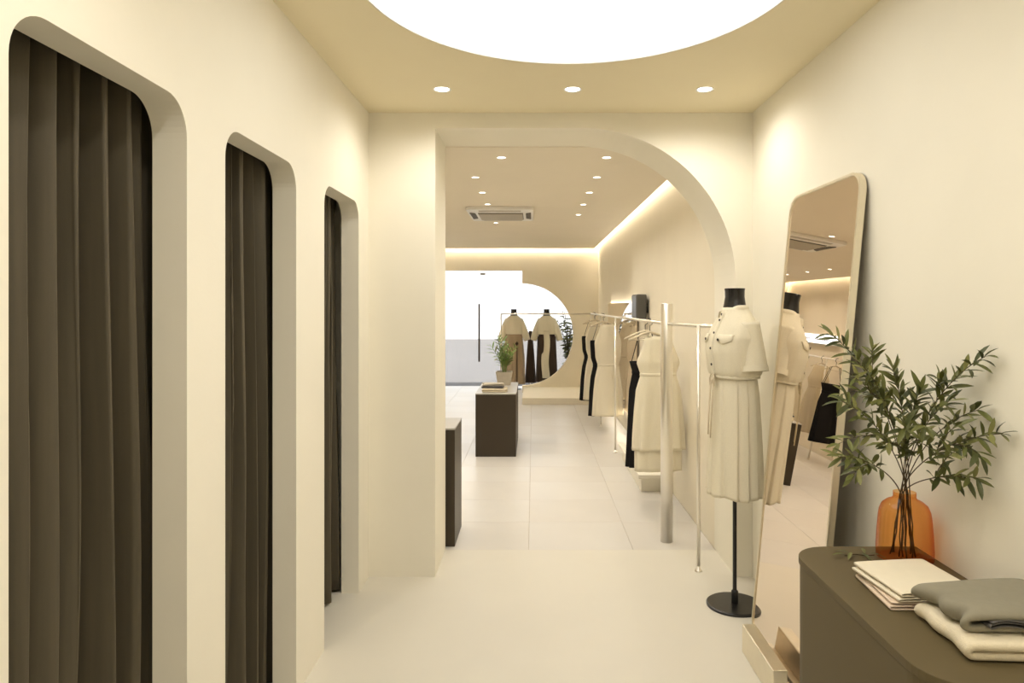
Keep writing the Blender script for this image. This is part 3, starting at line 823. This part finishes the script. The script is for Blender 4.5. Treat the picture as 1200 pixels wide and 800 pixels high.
# ------------------------------------------------------------------ dark display blocks
def block(name, x0, x1, y0, y1, h, lab, topm):
    t = empty(name, ((x0 + x1) / 2, (y0 + y1) / 2, 0)); tag(t, lab, 'display block')
    cx, cy = (x0 + x1) / 2, (y0 + y1) / 2
    obj('body', box(x0 - cx, x1 - cx, y0 - cy, y1 - cy, 0, h - .012, .002, 1), 'block', t)
    obj('top', box(x0 - cx - .002, x1 - cx + .002, y0 - cy - .002, y1 - cy + .002, h - .012, h, .002, 1), topm, t)
    return t
block('display_block', -1.15, -.510, 4.545, 4.97, .769, 'tall dark brown display block just past the archway', 'block_top')
tb = block('display_block', -.600, -.180, 7.25, 8.32, .655, 'dark brown display block carrying a potted plant and folded clothes', 'block_top')
obj('seam', box(.2095, .2125, -.18, -.174, .02, .62), 'black', tb)
obj('seam', box(.2095, .2125, .18, .186, .02, .62), 'black', tb)

# pot with plant
pot = empty('potted_plant', (-.335, 8.08, .655)); tag(pot, 'fresh green feathery plant in a grey-beige square pot on the display block', 'plant')
pb = loft([[(sx * h_ * .9, sy * h_, z) for sx, sy in ((-1, -1), (1, -1), (1, 1), (-1, 1))] for h_, z in ((.080, 0), (.105, .150), (.094, .150), (.075, .02))], None, True, True)
obj('pot', pb, 'pot', pot)
obj('soil', box(-.082, .082, -.09, .09, .10, .128), 'stem', pot)
FM = [leaf_mesh('leaf', .085, .016, 'fern', .2), leaf_mesh('leaf', .07, .013, 'fern', .1), leaf_mesh('leaf', .08, .017, 'leaf2', .25)]
rnd = random.Random(5)
for k in range(16):
    a = k * 2.4; sp_ = rnd.uniform(.06, .19); h_ = rnd.uniform(.18, .34) if k else .46
    tipv = Vector((math.cos(a) * sp_, math.sin(a) * sp_ * .8, .13 + h_))
    if k % 4 == 0: tipv = Vector((-.05 + .03 * math.cos(a), .02, .13 + .36 + .02 * (k % 5)))
    b0 = Vector((math.cos(a) * .02, math.sin(a) * .02, .12))
    pts_ = [b0.lerp(Vector((b0.x * 2, b0.y * 2, tipv.z)).lerp(tipv, u), u) for u in frange(0, 1, 7)]
    st = obj('stem', tube(pts_, .0025, 5), 'fern', pot, smooth=True)
    for i in range(10):
        f_ = .35 + .65 * i / 10; q = f_ * 7; kk = min(int(q), 6); p = pts_[kk].lerp(pts_[kk + 1], q - kk)
        td = (pts_[kk + 1] - pts_[kk]).normalized(); az = i * math.pi + rnd.uniform(-.4, .4)
        u = td.orthogonal().normalized(); v = td.cross(u)
        place_leaf(rnd.choice(FM), st, p, td * .8 + (u * math.cos(az) + v * math.sin(az)) * .8, Vector((0, -.3, 1)), rnd.uniform(1.0, 1.45))

folded('folded_sweater', 'linen2', 2, .24, .20, .020, .018, (-.515, 7.42, .655), R(2), 'sand folded sweater at the bottom of the pile on the display block', 'sweater', 'folded clothes on the display block', .5, 21)
folded('folded_trousers', 'slate', 2, .22, .19, .012, .010, (-.53, 7.44, .697), R(-3), 'dark folded trousers in the middle of the pile on the display block', 'trousers', 'folded clothes on the display block', .5, 22)
folded('folded_shirt', 'pot', 2, .21, .18, .011, .010, (-.52, 7.44, .722), R(4), 'grey-beige folded shirt on top of the pile on the display block', 'shirt', 'folded clothes on the display block', .7, 23)

# ------------------------------------------------------------------ display window: mannequins and plant
YM = 13.12
def far_outfit(x, rz, kind):
    mannequin('mannequin', (x, YM, 0), rz, 'black mannequin in tan skirt by the shop door' if kind == 'skirt' else 'black mannequin in cream blouse and dark trousers behind the half-round cut-out', 1.50, .14, .90)
    s = .90
    t = empty('blouse', (x, YM, 0), rz); tag(t, 'cream blouse with wide sleeves on the window mannequin ' + ('in a tan skirt' if kind == 'skirt' else 'in dark trousers'), 'blouse', 'outfits in the shop window')
    tab = [(1.03, .172, .115), (1.15, .180, .120), (1.28, .172, .105), (1.33, .135, .085), (1.38, .075, .065)]
    b = obj('body', loft([ring(z, *interp(tab, z), 64, fold=.015, nf=11, ph=z * 4) for z in frange(1.03, 1.38, 14)]), 'linen', t, smooth=True); mod(b, 'SOLIDIFY', thickness=.004)
    for s_ in (-1, 1):
        rr = []
        for k in range(11):
            u = k / 10; c = Vector((s_ * (.12 + .13 * u), 0, 1.315 - .40 * u)); q = .045 + .022 * math.sin(math.pi * u * .8)
            ax = Vector((s_ * .13, 0, -.40)).normalized(); e1 = Vector((0, 1, 0)); e2 = ax.cross(e1)
            rr.append([c + (e1 * math.cos(2 * math.pi * j / 24) + e2 * math.sin(2 * math.pi * j / 24)) * q for j in range(24)])
        obj('sleeve', loft(rr, None, True, True), 'linen', t, smooth=True)
    if kind == 'skirt':
        tab = [(.10, .205, .13), (.6, .195, .125), (.95, .165, .11), (1.06, .14, .10)]
        k_ = empty('long_skirt', (x, YM, 0), rz); tag(k_, 'long tan wrap skirt on the window mannequin by the shop door', 'skirt', 'outfits in the shop window')
        o = obj('cloth', loft([ring(z, *interp(tab, z), 96, fold=.02 + .02 * (1.06 - z), nf=9, ph=.5) for z in frange(.10, 1.06, 24)]), 'brown_cloth', k_, smooth=True); mod(o, 'SOLIDIFY', thickness=.004)
        obj('pleat_edge', box(.045, .06, -.150, -.120, .11, .90), 'dark_cloth', k_)
        obj('knot', lathe([(0, -.03), (.028, -.015), (.028, .015), (0, .03)], 12, c=(.05, -.14, .86)), 'dark_cloth', k_)
    else:
        k_ = empty('wide_trousers', (x, YM, 0), rz); tag(k_, 'dark brown wide-leg trousers on the window mannequin', 'trousers', 'outfits in the shop window')
        tabw = [(.95, .16, .11), (1.06, .14, .10)]
        obj('waist', loft([ring(z, *interp(tabw, z), 48) for z in frange(.93, 1.06, 6)]), 'dark_cloth', k_, smooth=True)
        for s_ in (-1, 1):
            obj('trouser_leg', loft([ring(z, .082 + .02 * (1 - z), .105, 40, cx=s_ * (.088 + .022 * (1 - z)), fold=.02, nf=6) for z in frange(.14, .99, 14)]), 'dark_cloth', k_, smooth=True)
        sf = empty('scarf', (x, YM, 0), rz); tag(sf, 'long cream scarf falling down the front of the dark trousers', 'scarf')
        rows = [[(dx + .012 * math.sin(9 * z), -.150 - .012 * math.sin(6 * z + dx * 40), z) for dx in (-.055 - .03 * (z < .7), -.02, .02, .055)] for z in frange(.22, 1.10, 18)]
        o = obj('cloth', loft(rows, closed=False), 'linen', sf, smooth=True); mod(o, 'SOLIDIFY', thickness=.006)
far_outfit(-.365, R(4), 'skirt')
far_outfit(.25, R(-3), 'trousers')
# invented dark garment shape on a stand between them
hc = empty('dark_shape', (-.056, 13.34, 0)); tag(hc, 'invented slim dark brown garment shape on a stand between the two window mannequins', 'coat', 'outfits in the shop window')
o = obj('cloth', loft([ring(z, .030 + .075 * ((1.08 - z) / 1.0) ** .8, .04 + .03 * (1.08 - z), 48, fold=.05, nf=7) for z in frange(.10, 1.08, 18)], None, True, True), 'dark_cloth', hc, smooth=True)
obj('stand_pole', tube([(0, 0, .012), (0, 0, 1.14)], .008, 8), 'steel', hc)
obj('stand_foot', lathe([(0, 0), (.11, 0), (.11, .008), (0, .012)], 28), 'steel', hc)
# tall pot plant in the window
wp = empty('window_plant', (.665, 13.36, 0)); tag(wp, 'dark green leafy tall plant standing behind the half-round cut-out', 'plant')
obj('pot', lathe([(0, 0), (.13, 0), (.16, .30), (.148, .30), (.14, .26), (0, .26)], 32), 'pot', wp, smooth=False)
WM_ = [leaf_mesh('leaf', .11, .055, 'leaf', .2), leaf_mesh('leaf', .09, .05, 'leaf2', .1), leaf_mesh('leaf', .10, .05, 'leaf', .3)]
rnd = random.Random(12)
for k in range(9):
    a = k * 2.4; tipv = Vector((math.cos(a) * rnd.uniform(.05, .22) - .03, math.sin(a) * .12, rnd.uniform(.9, 1.5)))
    pts_ = [Vector((0, 0, .26)).lerp(Vector((tipv.x * u, tipv.y * u, tipv.z)), u) for u in frange(0, 1, 8)]
    st = obj('stem', tube(pts_, .006, 6), 'stem', wp, smooth=True)
    for i in range(16):
        f_ = .28 + .72 * i / 16; q = f_ * 8; kk = min(int(q), 7); p = pts_[kk].lerp(pts_[kk + 1], q - kk)
        az = i * 2.4 + k; d = Vector((math.cos(az), math.sin(az), rnd.uniform(-.2, .6)))
        place_leaf(rnd.choice(WM_), st, p, d, Vector((0, -.6, 1)), rnd.uniform(.85, 1.3))
